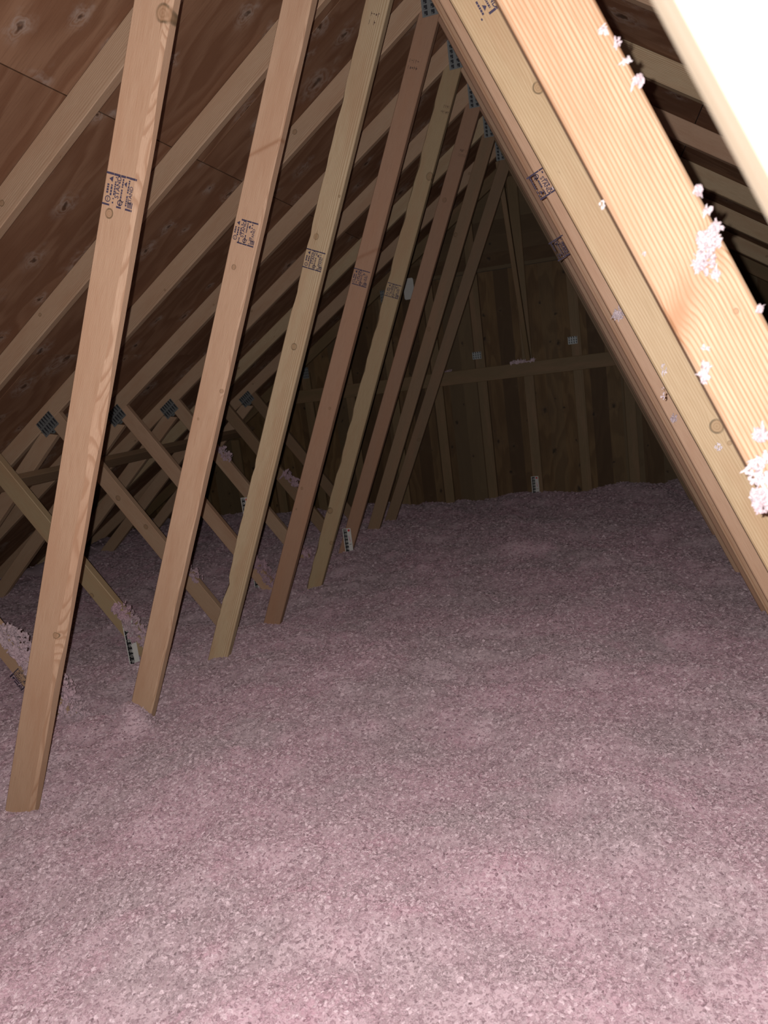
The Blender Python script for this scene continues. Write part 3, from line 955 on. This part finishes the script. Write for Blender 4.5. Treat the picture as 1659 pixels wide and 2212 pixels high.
def tuft(u, v, k, rad, cnt, size, label, seed, stretch=(1, 1), push=0.0, mat=None):
    """a tuft clinging to the front of a board in truss plane k"""
    r = np.random.default_rng(seed); y = Yk(k)
    p = aty(u, v, y - .004)
    cs_ = []
    cnt = int(cnt * 1.7); size *= 1.12
    for i in range(cnt):
        a = r.uniform(0, 6.28); q = rad * .92 * math.sqrt(r.random())
        cs_.append((p.x + q * math.cos(a) * stretch[0] + push, y - .001 - abs(r.normal(0, size * .9)), p.z + q * math.sin(a) * stretch[1]))
    o = fluff_mesh('insulation_tuft', cs_, r.uniform(.5, 1.2, cnt) * size, mat or M_TUFT, ICO2, .28, seed)
    return tag(o, label, 'insulation tuft', 'pink tufts caught on the webs')


T = [(1532, 520, 0, .0130, 60, .0034, 'large pale pink tuft on the bright web beside its dark grain swirl'),
     (1520, 565, 0, .0130, 40, .0034, 'pink tuft just under the largest tuft on the bright web, by the grain swirl'),
     (1546, 592, 0, .0050, 14, .0030, 'small white tuft hanging lowest in the cluster by the grain swirl'),
     (1548, 490, 0, .0065, 20, .0030, 'greyish tuft overhanging the right edge of the bright web above the swirl'),
     (1527, 455, 0, .0045, 9, .0032, 'rounded white tuft on the right edge of the bright web above the cluster'),
     (1508, 412, 0, .0055, 12, .0028, 'small forked tuft on the right edge of the bright web'),
     (1378, 175, 0, .0065, 18, .0026, 'spiky tuft on the upper right edge of the bright web'),
     (1352, 130, 0, .0045, 8, .0026, 'thin tuft pair above the spiky one on the bright web edge'),
     (1334, 92, 0, .0035, 7, .0026, 'tiny pale tuft on the bright web edge near the top'),
     (1303, 66, 0, .0045, 8, .0026, 'topmost white tuft on the bright web'),
     (1643, 668, 0, .0040, 10, .0030, 'small white tuft on the bright web edge at the right border'),
     (1521, 805, 0, .0060, 16, .0036, 'long drip-shaped tuft on the lower bright web'),
     (1525, 752, 0, .0045, 7, .0020, 'flat pale flake on the bright web above the drip-shaped tuft'),
     (1643, 940, 0, .0080, 22, .0036, 'pink tuft on the bright web at the right border above the big wad'),
     (1645, 1035, 0, .0160, 60, .0042, 'big ragged pink wad on the bright web at the right border'),
     (1650, 1085, 0, .0120, 40, .0040, 'lower lobe of pink fluff under the big ragged wad at the right border'),
     (1302, 442, 0, .0040, 6, .0018, 'hair-thin wisp on the left edge of the bright web'),
     (1392, 548, 0, .0025, 4, .0016, 'single fibre flake low on the left side of the bright web'),
     (1552, 965, 1, .0070, 10, .0028, 'pale smear of fluff under the round knot of the yellow web'),
     (1433, 800, 1, .0060, 8, .0026, 'thin pink smear midway down the yellow web'),
     (1432, 850, 1, .0060, 8, .0024, 'second thin pink smear lower on the yellow web'),
     (1335, 678, 2, .0190, 26, .0046, 'lilac pink patch of fluff on the web behind the yellow one'),
     (1198, 400, 2, .0090, 10, .0036, 'faint pink patch beside the stamp on the web behind the yellow one'),
     (1456, 905, 2, .0100, 12, .0040, 'low pink patch on the web behind the yellow one')]
for i, (u, v, k, rad, cnt, size, lab) in enumerate(T):
    tuft(u, v, k, rad, cnt, size, lab, 300 + i, (1, 1.0 if i not in (11, 14, 19, 20) else 2.2))


def drift(k, za, zb, cnt, size, spread, bulge, label, seed, face=.5):
    """insulation lying along the upper edge and front of a short web, between two heights"""
    r = np.random.default_rng(seed); y = Yk(k); cs_ = []
    for i in range(cnt):
        s = r.random(); z = za + (zb - za) * s + CZ
        x = -2.776 - .685 * (z - CZ)
        taper = .30 + .70 * math.sin(min(1, s * 1.4) * math.pi * .5 + .1)
        lump = .75 + .35 * math.sin(s * 19 + seed) * math.sin(s * 7)
        if r.random() < face: dx = -spread * r.random() * taper * lump; yy = y - .001 - abs(r.normal(0, size * .8))
        else: dx = bulge * r.random() ** .8 * taper * lump; yy = y + r.uniform(-.010, .046)
        cs_.append((x + dx, yy, z + dx * .55 * (dx > 0) + r.normal(0, .004)))
    o = fluff_mesh('insulation_drift', cs_, r.uniform(.5, 1.2, cnt) * size, M_FLUFF, ICO2, .04, seed, True)
    return tag(o, label, 'insulation drift', 'pink drifts lying on the short webs')


drift(2, -.745, -1.17, 1300, .0078, .050, .070, 'pink drift on the nearest short web at the left border', 401)
drift(3, -.855, -1.12, 620, .0080, .075, .030, 'pink drift half covering the ruler behind the second long web', 402, .75)
drift(4, -.815, -.93, 110, .0082, .020, .026, 'small pink tuft drift on the short web behind the second long web', 403)
drift(5, -.95, -1.16, 330, .0090, .050, .035, 'pink drift on the short web behind the third long web', 404)
drift(6, -.300, -.395, 130, .0085, .030, .028, 'dim pink clump high on a short web between second and third long webs', 405)
drift(6, -1.01, -1.13, 120, .0095, .03, .025, 'dim pink drift on the short web behind the fourth long web', 406)
drift(7, -.59, -.71, 110, .0100, .03, .03, 'dark pink drift far back between third and fourth long webs', 407)

# fluff lying on the gable rail
r = np.random.default_rng(77)
cs_ = [(float(r.uniform(-.70, -.50)), YG - .07 + r.uniform(-.01, .02), RAIL1 + abs(r.normal(0, .010))) for _ in range(150)]
o = fluff_mesh('insulation_drift', cs_, r.uniform(.6, 1.2, 150) * .013, M_FLUFF, ICO1, .1, 78)
tag(o, 'dim pink fluff on the gable rail at the foot of the leaning brace', 'insulation drift', 'pink drifts lying on the gable rail')
cs_ = [(float(r.uniform(-1.38, -1.20)), YG - .06 + r.uniform(-.01, .02), RAIL1 + abs(r.normal(0, .006))) for _ in range(80)]
o = fluff_mesh('insulation_drift', cs_, r.uniform(.5, 1.1, 80) * .010, M_FLUFF, ICO1, .1, 79)
tag(o, 'thin strip of pink fluff on the left part of the gable rail', 'insulation drift', 'pink drifts lying on the gable rail')

# ------------------------------------------------------------------ depth rulers


def ruler(x0, ztop, y, wdt, label, zbot=.30, tilt=0.0):
    t = empty('depth_ruler', (x0, y, zbot), label, 'ruler', 'paper depth rulers stapled to the framing')
    hh = ztop - zbot
    card = meshobj('card', [(0, -.0009, 0), (wdt, -.0009, 0), (wdt, -.0009, hh), (0, -.0009, hh), (0, 0, 0), (wdt, 0, 0), (wdt, 0, hh), (0, 0, hh)],
                   [(0, 1, 2, 3), (7, 6, 5, 4), (0, 4, 5, 1), (1, 5, 6, 2), (2, 6, 7, 3), (3, 7, 4, 0)], M_CARD, t)
    f = Flat(); f.rect(wdt * .09, 0, wdt * .52, hh - .004); o = f.build('scale_strip', M_BLACK, t, -.0011)
    o['label'] = 'black strip with white inch numbers'
    g = Flat()
    n = int((ztop - .004) / .0254)
    while n * .0254 > zbot + .012:
        z = n * .0254 - zbot
        if z < hh - .006:
            g.rect(wdt * .09, z - .0008, wdt * .22, z + .0008)
            g.text(str(n), wdt * .37, z, .0215, 0, .82)
        n -= 1
    g.build('numbers', M_CARD, o, -.0013)
    g = Flat(); g.rect(wdt * .62, hh - .022, wdt * .88, hh - .007); g.build('logo_square', M_RED, t, -.0011)
    g = Flat()
    zz = hh - .050; r = random.Random(3)
    for i in range(5):
        g.rect(wdt * (.66 + .02 * i), zz - .012, wdt * (.70 + .03 * i), zz); zz -= .008
    g.build('script_print', M_PINKP, t, -.0011)
    g = Flat(); g.rect(wdt * .62, zz - .022, wdt * .92, zz - .019); g.build('caption_line', M_SLOT, t, -.0011)
    t.rotation_euler = (0, tilt, 0)
    return t


ruler(-1.730, -.941 + CZ, Yk(6) - .0005, .058, 'black and white depth ruler at the foot of the sixth long web')
ruler(-2.187, -.930 + CZ, Yk(3) - .0005, .058, 'depth ruler showing 19 and 18, half buried in pink fluff')
ruler(-.615, -.957 + CZ, YG - .0395, .062, 'far depth ruler at the foot of the back gable wall')
ruler(-2.150, -.590 + CZ, Yk(5) + .0395, .05, 'dim depth ruler on a short web behind the third long web')
